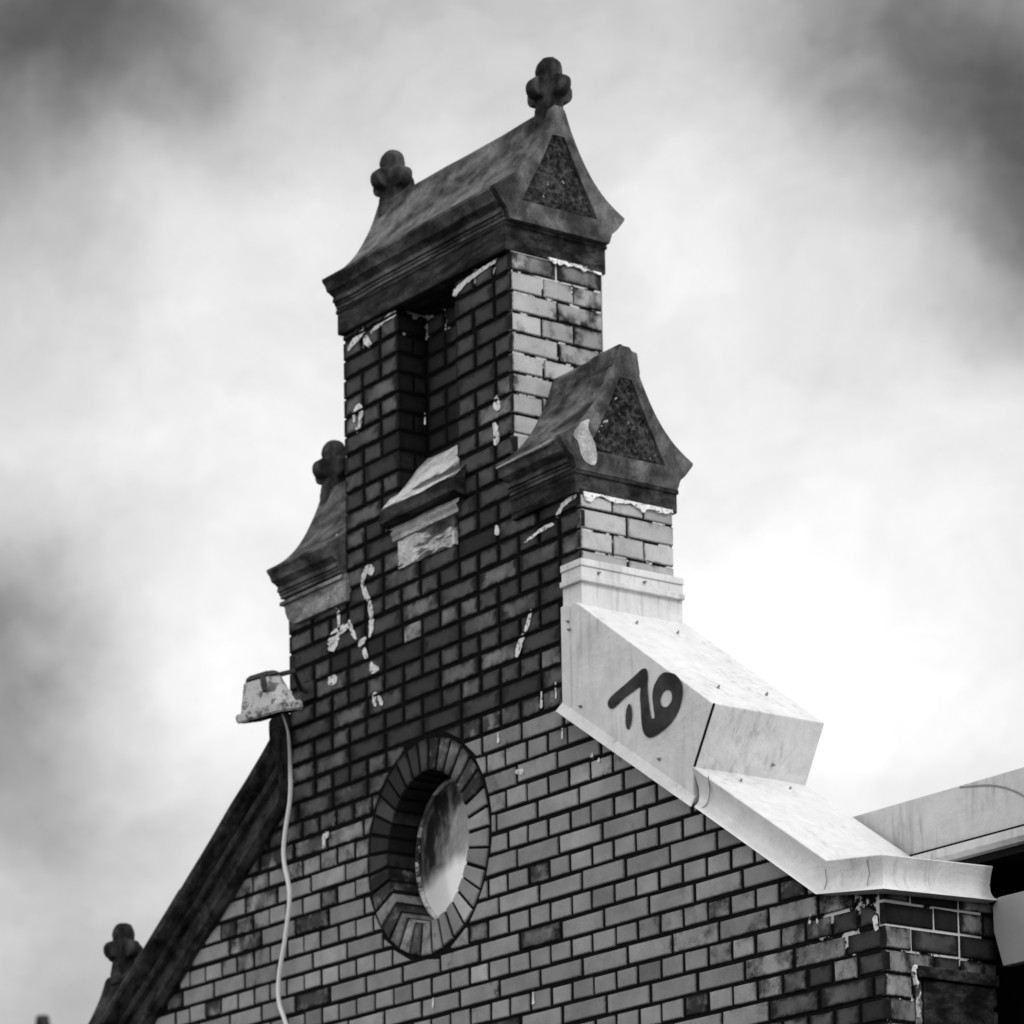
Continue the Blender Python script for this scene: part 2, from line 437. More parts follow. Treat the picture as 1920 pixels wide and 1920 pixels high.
def soot_shade_front(x, z):
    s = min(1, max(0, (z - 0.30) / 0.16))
    s = max(s, 0.30 * min(1, max(0, (z + 0.25) / 0.5)) + 0.10 * (z < -0.5))  # bottom courses a touch darker
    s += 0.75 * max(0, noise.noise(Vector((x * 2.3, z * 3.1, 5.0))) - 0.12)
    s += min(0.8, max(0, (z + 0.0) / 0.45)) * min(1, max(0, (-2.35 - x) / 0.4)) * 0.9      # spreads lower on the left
    s += max(0, min(1, 1.75 - 1.35 * math.hypot((x + 0.02) / 0.52, (z + 0.92) / 0.42)))  # corner dirt plus the shade below the cover, both put into the tone
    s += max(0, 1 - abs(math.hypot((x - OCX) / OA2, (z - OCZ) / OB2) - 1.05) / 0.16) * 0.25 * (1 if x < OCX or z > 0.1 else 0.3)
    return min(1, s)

BLD = thing('brick_building', 'soot-blackened brick gable with stone caps, oval window and white metal flashing', 'building', (-2.14, 0.2, -4.5))

front = Bricks(lambda u, v, o: (u, -o, v))
for L in range(24, -29, -1):
    z0, z1 = -L * CZ, (-L + 1) * CZ; zm = (z0 + z1) / 2
    js = joints(L)
    for (a, b_) in spans(zm):
        cuts = [a] + [j + random.uniform(-0.004, 0.004) for j in js if a + 0.01 < j < b_ - 0.01] + [b_]
        for (u0, u1) in merge(list(zip(cuts, cuts[1:]))):
            zz0, zz1 = z0 + random.uniform(-0.0012, 0.0012), z1 + random.uniform(-0.0012, 0.0012)
            poly = [(u0, zz0), (u1, zz0), (u1, zz1), (u0, zz1)]
            cen = ((u0 + u1) / 2, zm); half = ((u1 - u0) / 2, CZ / 2)
            # cut to the slopes
            if zm > 2.10: poly = clip_half(poly, PRX, 2.102, 0.032, 0.9995)
            if zm < 0.45:
                poly = clip_half(poly, -1.404 + 0.10, 0.365, 0.616, 0.788)
                if poly: poly = clip_half(poly, SLX - 0.02, 0.45, -0.64, 0.768)
            if not poly or len(poly) < 3: continue
            # cut around the oval surround
            cx, cz = cen
            hit = any(((p[0] - OCX) / (OA2 + 0.004)) ** 2 + ((p[1] - OCZ) / (OB2 + 0.004)) ** 2 < 1 for p in
                      [(u0 + (u1 - u0) * i / 6, z0 + (z1 - z0) * j / 3) for i in range(7) for j in range(4)])
            pieces = [poly]
            if hit:
                pieces = []
                for half_ in (0, 1):
                    # split wide bricks that straddle the oval's top and bottom
                    q = poly
                    th = math.atan2((cz - OCZ) / OB2, (cx - OCX) / OA2)
                    if half_: break
                    nx, nz = math.cos(th) / OA2, math.sin(th) / OB2; nl = math.hypot(nx, nz)
                    px, pz = OCX + math.cos(th) * (OA2 + 0.002), OCZ + math.sin(th) * (OB2 + 0.002)
                    q = clip_half(q, px, pz, -nx / nl, -nz / nl)
                    if len(q) > 2 and abs(area(q)) > 0.0006: pieces.append(q)
            for q in pieces:
                tone = min(1, max(0, random.gauss(0.45, 0.10)))
                if random.random() < 0.03: tone = min(1, tone + 0.35)
                if random.random() < 0.02: tone = max(0, tone - 0.3)
                st = soot_shade_front(cx, zm)
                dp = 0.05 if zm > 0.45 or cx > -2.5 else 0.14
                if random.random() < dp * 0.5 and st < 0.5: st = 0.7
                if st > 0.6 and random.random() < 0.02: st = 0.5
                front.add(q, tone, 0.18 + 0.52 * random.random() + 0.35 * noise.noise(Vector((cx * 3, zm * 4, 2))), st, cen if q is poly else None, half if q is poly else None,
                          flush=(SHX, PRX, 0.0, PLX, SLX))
WALLB = front.done('brick_facing', BLD, M['brick'])

# mortar body of the gable, with the oval and the niche left open
def wall_outline(e=0.0):
    return [(-4.28 + e, -1.82), (0.0 - e, -1.82), (0.0 - e, -0.56), (-0.30, -0.49), (-1.40, 0.365 + 0.02), (SHX - e, 0.365), (SHX - e, 1.10), (PRX - e, 1.10),
            (PRX - e, 2.12)], [(PLX + e, 2.14), (PLX + e, 1.10), (SLX + e, 1.10), (SLX + e, 0.47), (-4.28 + e, -0.58)]
bm = bmesh.new()
NW = 64
def ellipse(a, b_, n=NW): return [(OCX + a * math.cos(2 * math.pi * k / n), OCZ + b_ * math.sin(2 * math.pi * k / n)) for k in range(n)]
def holed(bm, outline, hole, y0, y1):
    vs = {}
    for y in (y0, y1):
        ov = [bm.verts.new((p[0], y, p[1])) for p in outline]; hv = [bm.verts.new((p[0], y, p[1])) for p in hole]
        es = [bm.edges.new((r[i], r[(i + 1) % len(r)])) for r in (ov, hv) for i in range(len(r))]
        bmesh.ops.triangle_fill(bm, use_beauty=True, use_dissolve=False, edges=es); vs[y] = (ov, hv)
    for k in (0, 1):
        A, B = vs[y0][k], vs[y1][k]; n = len(A)
        for i in range(n): bm.faces.new((A[i], A[(i + 1) % n], B[(i + 1) % n], B[i]))
r_, l_ = wall_outline(0.006)
holed(bm, r_ + [(-1.96, 2.12), (-1.96, 1.40), (-2.30, 1.40), (-2.30, 2.13)] + l_, ellipse(OA2 - 0.012, OB2 - 0.012), 0.0065, 0.14)
r2_, l2_ = wall_outline(0.006)
prism(bm, r2_ + l2_, 'y', 0.1405, DEP - 0.006)
link('mortar_core', mesh_bm('mortar', bm), M['mortar'], BLD)

# right-hand returns (faces towards +X) and the left ones
def side_face(name, X, sgn, Ls, y_end, zmin, zmax, tone_mu, soot_fn, alt):
    B = Bricks((lambda u, v, o: (X + sgn * o, u, v)))
    for L in Ls:
        z0, z1 = -L * CZ, (-L + 1) * CZ; zm = (z0 + z1) / 2
        if z0 < zmin - 0.04 or z1 > zmax + 0.04: continue
        z0, z1 = max(z0, zmin), min(z1, zmax)
        cuts = [0.0] + alt(L) + [y_end]
        for a, b_ in zip(cuts, cuts[1:]):
            a2 = a if a == 0.0 else a + random.uniform(-.002, .002)
            poly = [(a2, z0), (b_, z0), (b_, z1), (a2, z1)]
            tone = min(1, max(0, random.gauss(tone_mu - 0.25 * (a / y_end), 0.13)))
            B.add(poly, tone, random.random(), soot_fn((a + b_) / 2, zm), flush=(0.0,), joint=0.0045)
    return B.done(name, BLD, M['brick'])
def alt_p(L): return [0.215] if L % 2 else [0.143 + random.uniform(-.004, .004), 0.290]
side_face('return_bricks', PRX, 1, range(-16, -28, -1), DEP, 1.20, 2.10, 0.95, lambda y, z: 0.20 + 0.38 * y / 0.43 + (0.40 if z > 2.02 else 0), alt_p)  # both upper right returns: raised tone puts the side light into the brick colour
side_face('return_bricks', SHX, 1, range(-4, -15, -1), DEP, 0.70, 1.10, 1.0, lambda y, z: 0.16 + 0.16 * y / 0.43, alt_p)
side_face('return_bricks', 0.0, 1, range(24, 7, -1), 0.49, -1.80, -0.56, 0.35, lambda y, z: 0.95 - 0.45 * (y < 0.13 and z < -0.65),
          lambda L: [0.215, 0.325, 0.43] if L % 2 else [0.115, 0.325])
side_face('return_bricks', PLX, -1, range(-16, -28, -1), DEP, 1.20, 2.10, 0.4, lambda y, z: 0.8, alt_p)
side_face('return_bricks', SLX, -1, range(-4, -15, -1), DEP, 0.50, 1.10, 0.4, lambda y, z: 0.8, alt_p)
# back of the upper wall
bm = bmesh.new(); 
box(bm, PLX + .004, PRX - .004, DEP - 0.005, DEP, 1.1, 2.1); link('rear_render', mesh_bm('rear', bm), M['render_wall'], BLD)
# niche reveal and its back, in brick
def xface(X, sgn, y0, y1, zlo, zhi, soot):
    B = Bricks(lambda u, v, o: (X + sgn * o, u, v))
    for L in range(-15, -29, -1):
        z0, z1 = -L * CZ, (-L + 1) * CZ
        if z0 < zlo or z1 > zhi: continue
        cuts = [y0, y1] if L % 2 else [y0, (y0 + y1) / 2 + .01, y1]
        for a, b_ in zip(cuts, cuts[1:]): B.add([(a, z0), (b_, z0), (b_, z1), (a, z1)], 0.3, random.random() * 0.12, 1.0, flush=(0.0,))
    return B.done('niche_reveal', BLD, M['brick'])
xface(-2.295, 1, 0.0, 0.139, 1.40, 2.11, 1.0); xface(-1.965, -1, 0.0, 0.139, 1.40, 2.11, 1.0)
B = Bricks(lambda u, v, o: (u, 0.134 - o, v))
for L in range(-17, -29, -1):
    z0, z1 = -L * CZ, (-L + 1) * CZ
    cuts = [-2.29] + [j for j in joints(L) if -2.26 < j < -1.99] + [-1.97]
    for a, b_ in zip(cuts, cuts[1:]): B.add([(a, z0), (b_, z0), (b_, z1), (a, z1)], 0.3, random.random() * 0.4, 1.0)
B.done('niche_back', BLD, M['brick'])

# oval window: wedge bricks, pane
OV = Bricks(lambda u, v, o: (u, -o, v))
NV = 33
for k in range(NV):
    t0, t1 = 2 * math.pi * k / NV, 2 * math.pi * (k + 1) / NV
    def E(a, b_, t): return (OCX + a * math.cos(t), OCZ + b_ * math.sin(t))
    tm = (t0 + t1) / 2
    poly = [E(OA, OB, t0), E(OA2, OB2, t0), E(OA2, OB2, t1), E(OA, OB, t1)]
    left = math.cos(tm) < 0.2
    st = 0.95 if (math.sin(tm) > 0.0 and math.cos(tm) < 0.1) else 0.72 if (math.sin(tm) > 0.45 or random.random() < (0.45 if left else 0.15)) else (0.42 if left else 0.22)
    c = ((poly[0][0] + poly[2][0]) / 2, (poly[0][1] + poly[2][1]) / 2)
    OV.add(poly, random.gauss(0.45, 0.14), random.random() * (0.45 if left else 0.8), st, cen=c, half=(0.075, 0.075), depth=0.138, joint=0.0058, proud=0.003)
SUR = OV.done('oval_surround', BLD, M['brick'])
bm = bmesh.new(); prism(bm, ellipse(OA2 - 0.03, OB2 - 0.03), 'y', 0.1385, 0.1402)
PANE = link('window_pane', mesh_bm('pane', bm), M['pane'], BLD, label='dirty pane with a sky reflection painted bright at the bottom, grimy above')
bm = bmesh.new()
tube(bm, [(OCX + (OA - .006) * math.cos(2 * math.pi * k / 48), 0.130, OCZ + (OB - .006) * math.sin(2 * math.pi * k / 48)) for k in range(49)], 0.009, 8)
link('window_frame', mesh_bm('wf', bm), M['sill'], BLD)
bm = bmesh.new()
tube(bm, [(-1.985, 0.128, 0.262), (-1.975, 0.126, 0.20), (-1.962, 0.128, 0.14), (-1.968, 0.130, 0.09)], [0.004, 0.008, 0.007, 0.003], 7)
link('broken_glazing_bar', mesh_bm('bar', bm), M['sill'], BLD)
bm = bmesh.new()
prism(bm, [(-1.955, 0.165), (-1.885, 0.150), (-1.93, 0.120)], 'y', 0.10, 0.137, 0.002)
link('dark_triangle', mesh_bm('bar', bm), M['dark'], BLD)  # dark triangular piece set against the pane
# mortar between the wedges
bm = bmesh.new()
def ringprism(bm, oa, ob, ia, ib, y0, y1, n=NW):
    R4 = [[bm.verts.new((OCX + a * math.cos(2 * math.pi * k / n), y, OCZ + b_ * math.sin(2 * math.pi * k / n))) for k in range(n)] for (a, b_, y) in ((oa, ob, y0), (ia, ib, y0), (ia, ib, y1), (oa, ob, y1))]
    for i in range(4):
        A, B_ = R4[i], R4[(i + 1) % 4]
        for k in range(n): bm.faces.new((A[k], A[(k + 1) % n], B_[(k + 1) % n], B_[k]))
ringprism(bm, OA2 - .0125, OB2 - .0125, OA + .007, OB + .007, 0.005, 0.137)
link('surround_mortar', mesh_bm('sm', bm), M['mortar'], BLD)

# ------------------------------------------------------------------ stone caps
YC = 0.2155
def cap_profile(zt, tall, hw=0.306):
    """right half of the section, from the ridge down and under to the frieze bottom; tall = ridge height above the tip"""
    k = tall / 0.40
    half = [(0.018, zt + 0.396 * k), (0.032, zt + 0.380 * k), (0.043, zt + 0.350 * k), (0.060, zt + 0.305 * k), (0.086, zt + 0.250 * k), (0.116, zt + 0.195 * k),
            (0.148, zt + 0.146 * k), (0.184, zt + 0.103 * k), (0.226, zt + 0.064 * k), (0.266, zt + 0.036 * k), (hw, zt + 0.012),
            (hw - .001, zt + 0.002), (hw - .016, zt - 0.014), (hw - .024, zt - 0.034), (0.268, zt - 0.040), (0.252, zt - 0.050), (0.256, zt - 0.062), (0.256, zt - 0.070), (0.247, zt - 0.072), (0.247, zt - 0.080),
            (0.241, zt - 0.083), (0.241, zt - 0.094)]
    return half
def cap_stone(name, x0, x1, zt, tall, z_bot, parent, fr_over_l=0.0, fr_over_r=0.0, tilt=0.0, lift=0.0):
    half = cap_profile(zt, tall)
    # smooth the concave part
    hp = [(p.x, p.y) for p in catmull([(a, b_, 0) for a, b_ in half[:11]], 3)] + half[11:]
    prof = [(YC + a, b_) for a, b_ in hp] + [(YC - a, b_) for a, b_ in hp[::-1]]
    n = max(2, int(abs(x1 - x0) / 0.03)); bm = bmesh.new(); rings = []
    for i in range(n + 1):
        x = x0 + (x1 - x0) * i / n; r = []
        for (y, z) in prof:
            q = Vector((x * 5, y * 5, z * 5)); a = 0.0045
            if 0 < i < n or True:
                r.append(bm.verts.new((x, y + a * noise.noise(q), z + a * noise.noise(q + Vector((9, 4, 2))) - tilt * (i / n - .5) * max(0, (z - zt) / tall) + lift * (1 - i / n) * min(1, max(0, 1 - (z - zt) / tall)))))
        rings.append(r)
    m = len(prof)
    for A, B_ in zip(rings, rings[1:]):
        for j in range(m): bm.faces.new((A[j], A[(j + 1) % m], B_[(j + 1) % m], B_[j]))
    bm.faces.new(rings[0]); bm.faces.new(rings[-1][::-1])
    me = mesh_bm(name, bm)
    o = link(name, me, M['stone'], parent)
    for f in me.polygons: f.use_smooth = True
    me.set_sharp_from_angle(angle=R(28))
    # the plain frieze block under it
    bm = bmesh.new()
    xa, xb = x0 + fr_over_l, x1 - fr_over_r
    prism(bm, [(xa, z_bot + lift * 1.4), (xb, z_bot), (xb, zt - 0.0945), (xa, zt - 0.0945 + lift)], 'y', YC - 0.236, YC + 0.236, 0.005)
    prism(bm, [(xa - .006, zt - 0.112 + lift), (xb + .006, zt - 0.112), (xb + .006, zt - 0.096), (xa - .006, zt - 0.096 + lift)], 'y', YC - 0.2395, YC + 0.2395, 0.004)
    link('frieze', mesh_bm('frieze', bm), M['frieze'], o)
    return o
def gable_panel(cap, X, zt, tall, sgn=1):
    """raised stone border and rough dressed triangular panel on the end of a cap"""
    k = tall / 0.40
    half = [(a, b_) for a, b_ in cap_profile(zt, tall)[:11]]
    hp = [(p.x, p.y) for p in catmull([(a, b_, 0) for a, b_ in half], 3)]
    out = [(YC + a, b_) for a, b_ in hp] + [(YC + 0.305, zt + 0.002), (YC + 0.290, zt - 0.016), (YC + 0.268, zt - 0.042), (YC + 0.246, zt - 0.060), (YC + 0.232, zt - 0.098)] + [(YC - 0.232, zt - 0.098), (YC - 0.246, zt - 0.060), (YC - 0.268, zt - 0.042), (YC - 0.290, zt - 0.016), (YC - 0.305, zt + 0.002)] + [(YC - a, b_) for a, b_ in hp[::-1]]
    tri = [(YC + 0.028, zt + 0.275 * k), (YC + 0.092, zt + 0.14 * k), (YC + 0.178, zt - 0.020), (YC - 0.178, zt - 0.020), (YC - 0.092, zt + 0.14 * k), (YC - 0.028, zt + 0.275 * k)]
    tp = []
    for i in range(len(tri)):
        a, b_ = tri[i], tri[(i + 1) % len(tri)]
        for j in range(10): tp.append((a[0] + (b_[0] - a[0]) * j / 10, a[1] + (b_[1] - a[1]) * j / 10))
    bm = bmesh.new()
    def lay(pts, x): return [bm.verts.new((x, p[0], p[1])) for p in pts]
    oV, iV = lay(out, X + sgn * 0.022), lay(tp, X + sgn * 0.022); oB, iB = lay(out, X - sgn * .004), lay([(p[0] * .97 + YC * .03, p[1]) for p in tp], X + sgn * .002)
    es = [bm.edges.new((r[i], r[(i + 1) % len(r)])) for r in (oV, iV) for i in range(len(r))]
    bmesh.ops.triangle_fill(bm, use_beauty=True, edges=es)
    for A, B_ in ((oV, oB), (iV, iB)):
        for i in range(len(A)): bm.faces.new((A[i], A[(i + 1) % len(A)], B_[(i + 1) % len(A)], B_[i]))
    o = link('gable_border', mesh_bm('gb', bm), M['border'], cap)
    # rough panel
    bm = bmesh.new(); N = 56; grid = {}
    def width(z):
        f = (z - (zt - 0.020)) / (0.295 * k)
        if f < 0.54: return 0.178 + (0.092 - 0.178) * f / 0.54
        return 0.092 + (0.028 - 0.092) * (f - 0.54) / 0.46
    for j in range(N + 1):
        z = zt - 0.022 + 0.300 * k * j / N; wd = max(0.004, width(z)) + .004
        for i in range(N + 1):
            y = YC - wd + 2 * wd * i / N
            edge = min(1, (wd - abs(y - YC)) / 0.012, (z - zt + 0.024) / 0.012)
            q = Vector((y * 42, z * 42, X * 3))
            h = 0.004 + max(0, edge) * (0.010 + 0.011 * noise.noise(q) + 0.005 * noise.noise(q * 2.6))
            grid[i, j] = bm.verts.new((X + sgn * h, y, z))
    for j in range(N):
        for i in range(N): bm.faces.new((grid[i, j], grid[i + 1, j], grid[i + 1, j + 1], grid[i, j + 1]))
    link('rough_panel', mesh_bm('rp', bm), M['rough'], cap)
def finial(parent, x, z, s=1.0, lobes=True, name='finial', mat='finial'):
    """two crossed trefoils on a flaring neck, weathered round"""
    bm = bmesh.new()
    for ax in (0, 1):
        th = 0.025 * s + 0.001 * ax
        def solid(poly):
            if ax == 0: prism(bm, [(YC + a, z + b_) for a, b_ in poly], 'x', x - th, x + th)
            else: prism(bm, [(x + a, z + b_) for a, b_ in poly], 'y', YC - th, YC + th)
        def disc(a, b_, r, rz=None):
            rz = rz or r
            solid([(a + r * math.cos(2 * math.pi * k / 20), b_ + rz * math.sin(2 * math.pi * k / 20)) for k in range(20)])
        nk = 0.046 / 0.072 if ax else 1.0
        solid([(0.058 * s * nk, -0.15), (0.056 * s * (0.82 if ax else 1), -0.095), (0.046 * s, -0.045), (0.044 * s, 0.08 * s), (-0.044 * s, 0.08 * s), (-0.046 * s, -0.045), (-0.056 * s * (0.82 if ax else 1), -0.095), (-0.058 * s * nk, -0.15)])
        disc(0, 0.072 * s, 0.047 * s, 0.052 * s)
        if lobes:
            disc(0.058 * s, 0.002, 0.036 * s, 0.039 * s); disc(-0.058 * s, 0.002, 0.036 * s, 0.039 * s)
    o = link(name, mesh_bm('finial', bm), M[mat], parent)
    md = o.modifiers.new('r', 'REMESH'); md.mode = 'VOXEL'; md.voxel_size = 0.005; md.use_smooth_shade = True
    sm = o.modifiers.new('s', 'SMOOTH'); sm.factor = 0.6; sm.iterations = 9
    return o

ZT1 = 2.302
cap1 = cap_stone('cap_stone', -2.628, -1.655, ZT1, 0.385, 2.098, BLD, 0.0, 0.004, tilt=0.03, lift=0.022)
gable_panel(cap1, -1.655, ZT1, 0.372)
finial(cap1, -1.680, 2.742); finial(cap1, -2.575, 2.765)
ZT2 = 1.280
cap2 = cap_stone('cap_stone', PRX + 0.002, -1.335, ZT2, 0.385, 1.10, BLD, 0.0, -0.014)
gable_panel(cap2, -1.335, ZT2, 0.385)
bm = bmesh.new()
lp = [(0.005, 1.35), (0.043, 1.367), (0.036, 1.334), (0.062, 1.29), (0.074, 1.244), (0.063, 1.208), (0.026, 1.209), (0.003, 1.232), (-0.012, 1.277), (-0.033, 1.3)]
lp = [(p.x, p.y) for p in catmull([(a, b_, 0) for a, b_ in lp + lp[:1]], 3)][:-1]
f = bm.faces.new([bm.verts.new((-1.3118, a, b_)) for a, b_ in lp])
link('lime_patch', mesh_bm('lpm', bm), M['limed'], cap2).modifiers.new('s', 'SOLIDIFY').thickness = 0.001
bm = bmesh.new(); tube(bm, [(PRX + 0.01, YC - 0.3065, ZT2 - .004), (-1.50, YC - 0.308, ZT2 - .003), (-1.40, YC - 0.307, ZT2 - .002), (-1.345, YC - 0.300, ZT2 + .008)], [0.003, 0.0055, 0.0065, 0.008], 6)
link('pale_eave_edge', mesh_bm('pe', bm), M['limed'], cap2)
# broken stump where the finial was
bm = bmesh.new(); prism(bm, [(YC - .06, ZT2 + .30), (YC + .075, ZT2 + .29), (YC + .062, ZT2 + .372), (YC + .02, ZT2 + .376), (YC - .015, ZT2 + .392), (YC - .055, ZT2 + .365)], 'x', -1.44, -1.318, 0.008)
link('broken_finial_stump', mesh_bm('stump', bm), M['stone'], cap2)
cap3 = cap_stone('cap_stone', -3.000, PLX - 0.002, ZT2 + .012, 0.385, 1.085, BLD, 0.03, 0.0)
for ch in list(cap3.children):
    if ch.name.startswith('frieze'): bpy.data.objects.remove(ch)
bm = bmesh.new()
pr = [(-3.000, 1.188), (-2.996, 1.168), (-2.985, 1.160), (-2.982, 1.140), (-2.968, 1.110), (-2.945, 1.090), (-2.918, 1.080), (-2.60, 1.080), (-2.60, 1.188)]
prism(bm, pr, 'y', YC - 0.234, YC + 0.234, 0.004)
box(bm, -3.004, -2.61, YC - 0.245, YC + 0.245, 1.170, 1.186, 0.004)
link('corbel', mesh_bm('corbel', bm), M['corbel'], cap3)
finial(cap3, -2.962, ZT2 + 0.46)
cap4 = cap_stone('cap_stone', -4.56, -4.05, -0.39, 0.39, -0.62, BLD, 0.03, 0.0)
finial(cap4, -4.465, 0.095, mat='coping')
for o_ in [cap4] + list(cap4.children): o_.data.materials[0] = M['coping']

# niche sill: weathered slope, fascia, moulding, broken block
bm = bmesh.new()
prof = [(0.138, 1.560), (0.10, 1.525), (0.0, 1.400), (-0.055, 1.345), (-0.058, 1.292), (-0.045, 1.284), (-0.012, 1.282), (-0.014, 1.268), (-0.028, 1.255), (-0.018, 1.240), (-0.018, 1.225), (0.02, 1.22), (0.138, 1.22)]
n = 12; rings = []
for i in range(n + 1):
    fx = i / n; r = []
    for (y, z) in prof:
        xl, xr = (-2.296, -1.964) if y > 0.02 and z > 1.36 else (-2.345, -1.915) if z > 1.28 else (-2.318, -1.945)
        x = xl + (xr - xl) * fx
        q = Vector((x * 9, y * 9, z * 9)); r.append(bm.verts.new((x, y + .004 * noise.noise(q), z + .006 * noise.noise(q + Vector((3, 3, 3))))))
    rings.append(r)
m_ = len(prof)
for A, B_ in zip(rings, rings[1:]):
    for j in range(m_):
        f = bm.faces.new((A[j], A[(j + 1) % m_], B_[(j + 1) % m_], B_[j]))
        f.material_index = 1 if j in (3, 4, 5) else 2 if j in (0, 1, 2) else 0
bm.faces.new(rings[0]).material_index = 1; bm.faces.new(rings[-1][::-1]).material_index = 1
SILL = link('niche_sill', mesh_bm('sill', bm), M['limed'], BLD); SILL.data.materials.append(M['frieze']); SILL.data.materials.append(M['sill'])
bm = bmesh.new(); N = 26; grid = {}
for j in range(N + 1):
    for i in range(N + 1):
        x = -2.296 + 0.322 * i / N; z = 1.115 + 0.108 * j / N
        e = min(i, N - i, j + 4, N - j + 4)
        h = 0.010 if e < 2 else 0.010 - 0.012 * max(0, noise.noise(Vector((x * 16, z * 22, 1))) + .25)
        grid[i, j] = bm.verts.new((x, -h, z))
for j in range(N):
    for i in range(N): bm.faces.new((grid[i, j], grid[i + 1, j], grid[i + 1, j + 1], grid[i, j + 1]))
ed = [e for e in bm.edges if e.is_boundary]
ex = bmesh.ops.extrude_edge_only(bm, edges=ed)
for v_ in [g for g in ex['geom'] if isinstance(g, bmesh.types.BMVert)]: v_.co.y = 0.02
link('carved_block', mesh_bm('cb', bm), M['sill'], SILL)

# ------------------------------------------------------------------ left coping
def slope_pts(x, z0, x0, s): return z0 + (x - x0) * s
CP = []      # section perpendicular-ish: (y, drop below the top line)
sec = [(0.46, 0.0), (0.05, 0.0), (0.0, -0.004), (-0.045, -0.014), (-0.075, -0.034), (-0.090, -0.060), (-0.088, -0.082), (-0.070, -0.100), (-0.040, -0.108), (-0.030, -0.116), (-0.052, -0.124), (-0.056, -0.136), (-0.048, -0.148),
       (-0.024, -0.154), (-0.022, -0.205), (-0.040, -0.214), (-0.042, -0.236), (-0.020, -0.258), (0.02, -0.262), (0.46, -0.262)]
def coping_piece(xa, xb, za, zb, name, parent, top=0.0, pointed=False):
    bm = bmesh.new(); n = 22; rings = []
    L_ = math.hypot(xb - xa, zb - za); ux, uz = (xb - xa) / L_, (zb - za) / L_; px, pz = -uz, ux      # up-left normal flips below
    if pz < 0: px, pz = -px, -pz
    for i in range(n + 1):
        x = xa + (xb - xa) * i / n; z = za + (zb - za) * i / n; r = []
        for (y, dd) in sec:
            dd2 = dd + (top if dd > -0.03 else 0)
            q = Vector((x * 6, y * 6, (z + dd) * 6)); a = .005
            r.append(bm.verts.new((x + px * dd2, y + a * noise.noise(q), z + pz * dd2 + a * noise.noise(q + Vector((5, 1, 1))))))
        rings.append(r)
    m = len(sec)
    if pointed:
        for r in rings:
            for j_, v_ in enumerate(r):
                if v_.co.x > -2.992: v_.co.x = -2.992 - 0.0006 * j_
    for A, B_ in zip(rings, rings[1:]):
        for j in range(m): bm.faces.new((A[j], A[(j + 1) % m], B_[(j + 1) % m], B_[j]))
    bm.faces.new(rings[0]); bm.faces.new(rings[-1][::-1])
    return link(name, mesh_bm(name, bm), M['coping'], parent, 32)
coping_piece(-2.93, -3.655, 0.745, 0.190, 'coping_stone', BLD, pointed=True)
coping_piece(-3.660, -4.42, 0.192, -0.375, 'coping_stone', BLD, top=0.006)
# crumbling mortar fillet along the coping
bm = bmesh.new()
pts = [(x_, 0.54 + (x_ + 3.09) * 0.765 + 0.004) for x_ in (-3.02, -3.06, -3.10, -3.15, -3.20, -3.25, -3.31, -3.38, -3.45, -3.52)]
A = []; 
for i, p in enumerate(catmull([(a, 0, b_) for a, b_ in pts], 5)):
    wdt = 0.012 + 0.055 * max(0, 1 - abs(i - 17) / 13) + 0.010 * math.sin(i * 1.7)
    A.append((p, max(0.004, wdt + 0.008 * noise.noise(p * 40))))
top = [bm.verts.new((p.x - .03, -0.012, p.z + .03)) for p, w_ in A]; bot = [bm.verts.new((p.x + w_ * .6, -0.0035, p.z - w_ * .6)) for p, w_ in A]; bot2 = [bm.verts.new((p.x + w_ * .6, 0.008, p.z - w_ * .6)) for p, w_ in A]
for i in range(len(A) - 1):
    bm.faces.new((top[i], top[i + 1], bot[i + 1], bot[i])); bm.faces.new((bot[i], bot[i + 1], bot2[i + 1], bot2[i]))
link('mortar_fillet', mesh_bm('mf', bm), M['sill'], BLD)

# ------------------------------------------------------------------ right: sheet metal flashing
FL = None
bm = bmesh.new()
# raised box: (x,z) section, pushed along y
boxsec = [(-1.395, 0.352), (-0.775, -0.120), (-0.770, -0.007), (-0.677, 0.187), (-1.315, 0.706), (-1.395, 0.712)]
prism(bm, boxsec, 'y', -0.030, 0.472, 0.004)
FL = link('metal_flashing', mesh_bm('fl', bm), M['sheet'], BLD, label='white painted sheet metal boxing over the right coping, tagged in black')
# flanges of the box: left strip and the lower lip kicked out to shed water
bm = bmesh.new()
def strip(pa, pb, wa, wb, ya, yb, th=0.003):
    """a folded strip from edge pa (list of (x,z)) to edge pb"""
    A_ = [bm.verts.new((p[0], ya, p[1])) for p in pa]; B_ = [bm.verts.new((p[0], yb, p[1])) for p in pb]
    C_ = [bm.verts.new((p[0], ya + th * 3, p[1])) for p in pa]; D_ = [bm.verts.new((p[0], yb + th * 2, p[1])) for p in pb]
    for i in range(len(pa) - 1):
        bm.faces.new((A_[i], A_[i + 1], B_[i + 1], B_[i])); bm.faces.new((B_[i], B_[i + 1], D_[i + 1], D_[i])); bm.faces.new((C_[i], D_[i], D_[i + 1], C_[i + 1])); bm.faces.new((A_[i], C_[i], C_[i + 1], A_[i + 1]))
    bm.faces.new((A_[0], B_[0], D_[0], C_[0])); bm.faces.new((A_[-1], C_[-1], D_[-1], B_[-1]))
strip([(-1.345, 0.700), (-1.345, 0.350)], [(-1.402, 0.715), (-1.402, 0.352)], 0, 0, -0.034, -0.014)
strip([(-1.392, 0.372), (-0.765, -0.102)], [(-1.404, 0.342), (-0.765, -0.140)], 0, 0, -0.0315, -0.052)
link('drip_lip', mesh_bm('lip', bm), M['sheet'], FL)
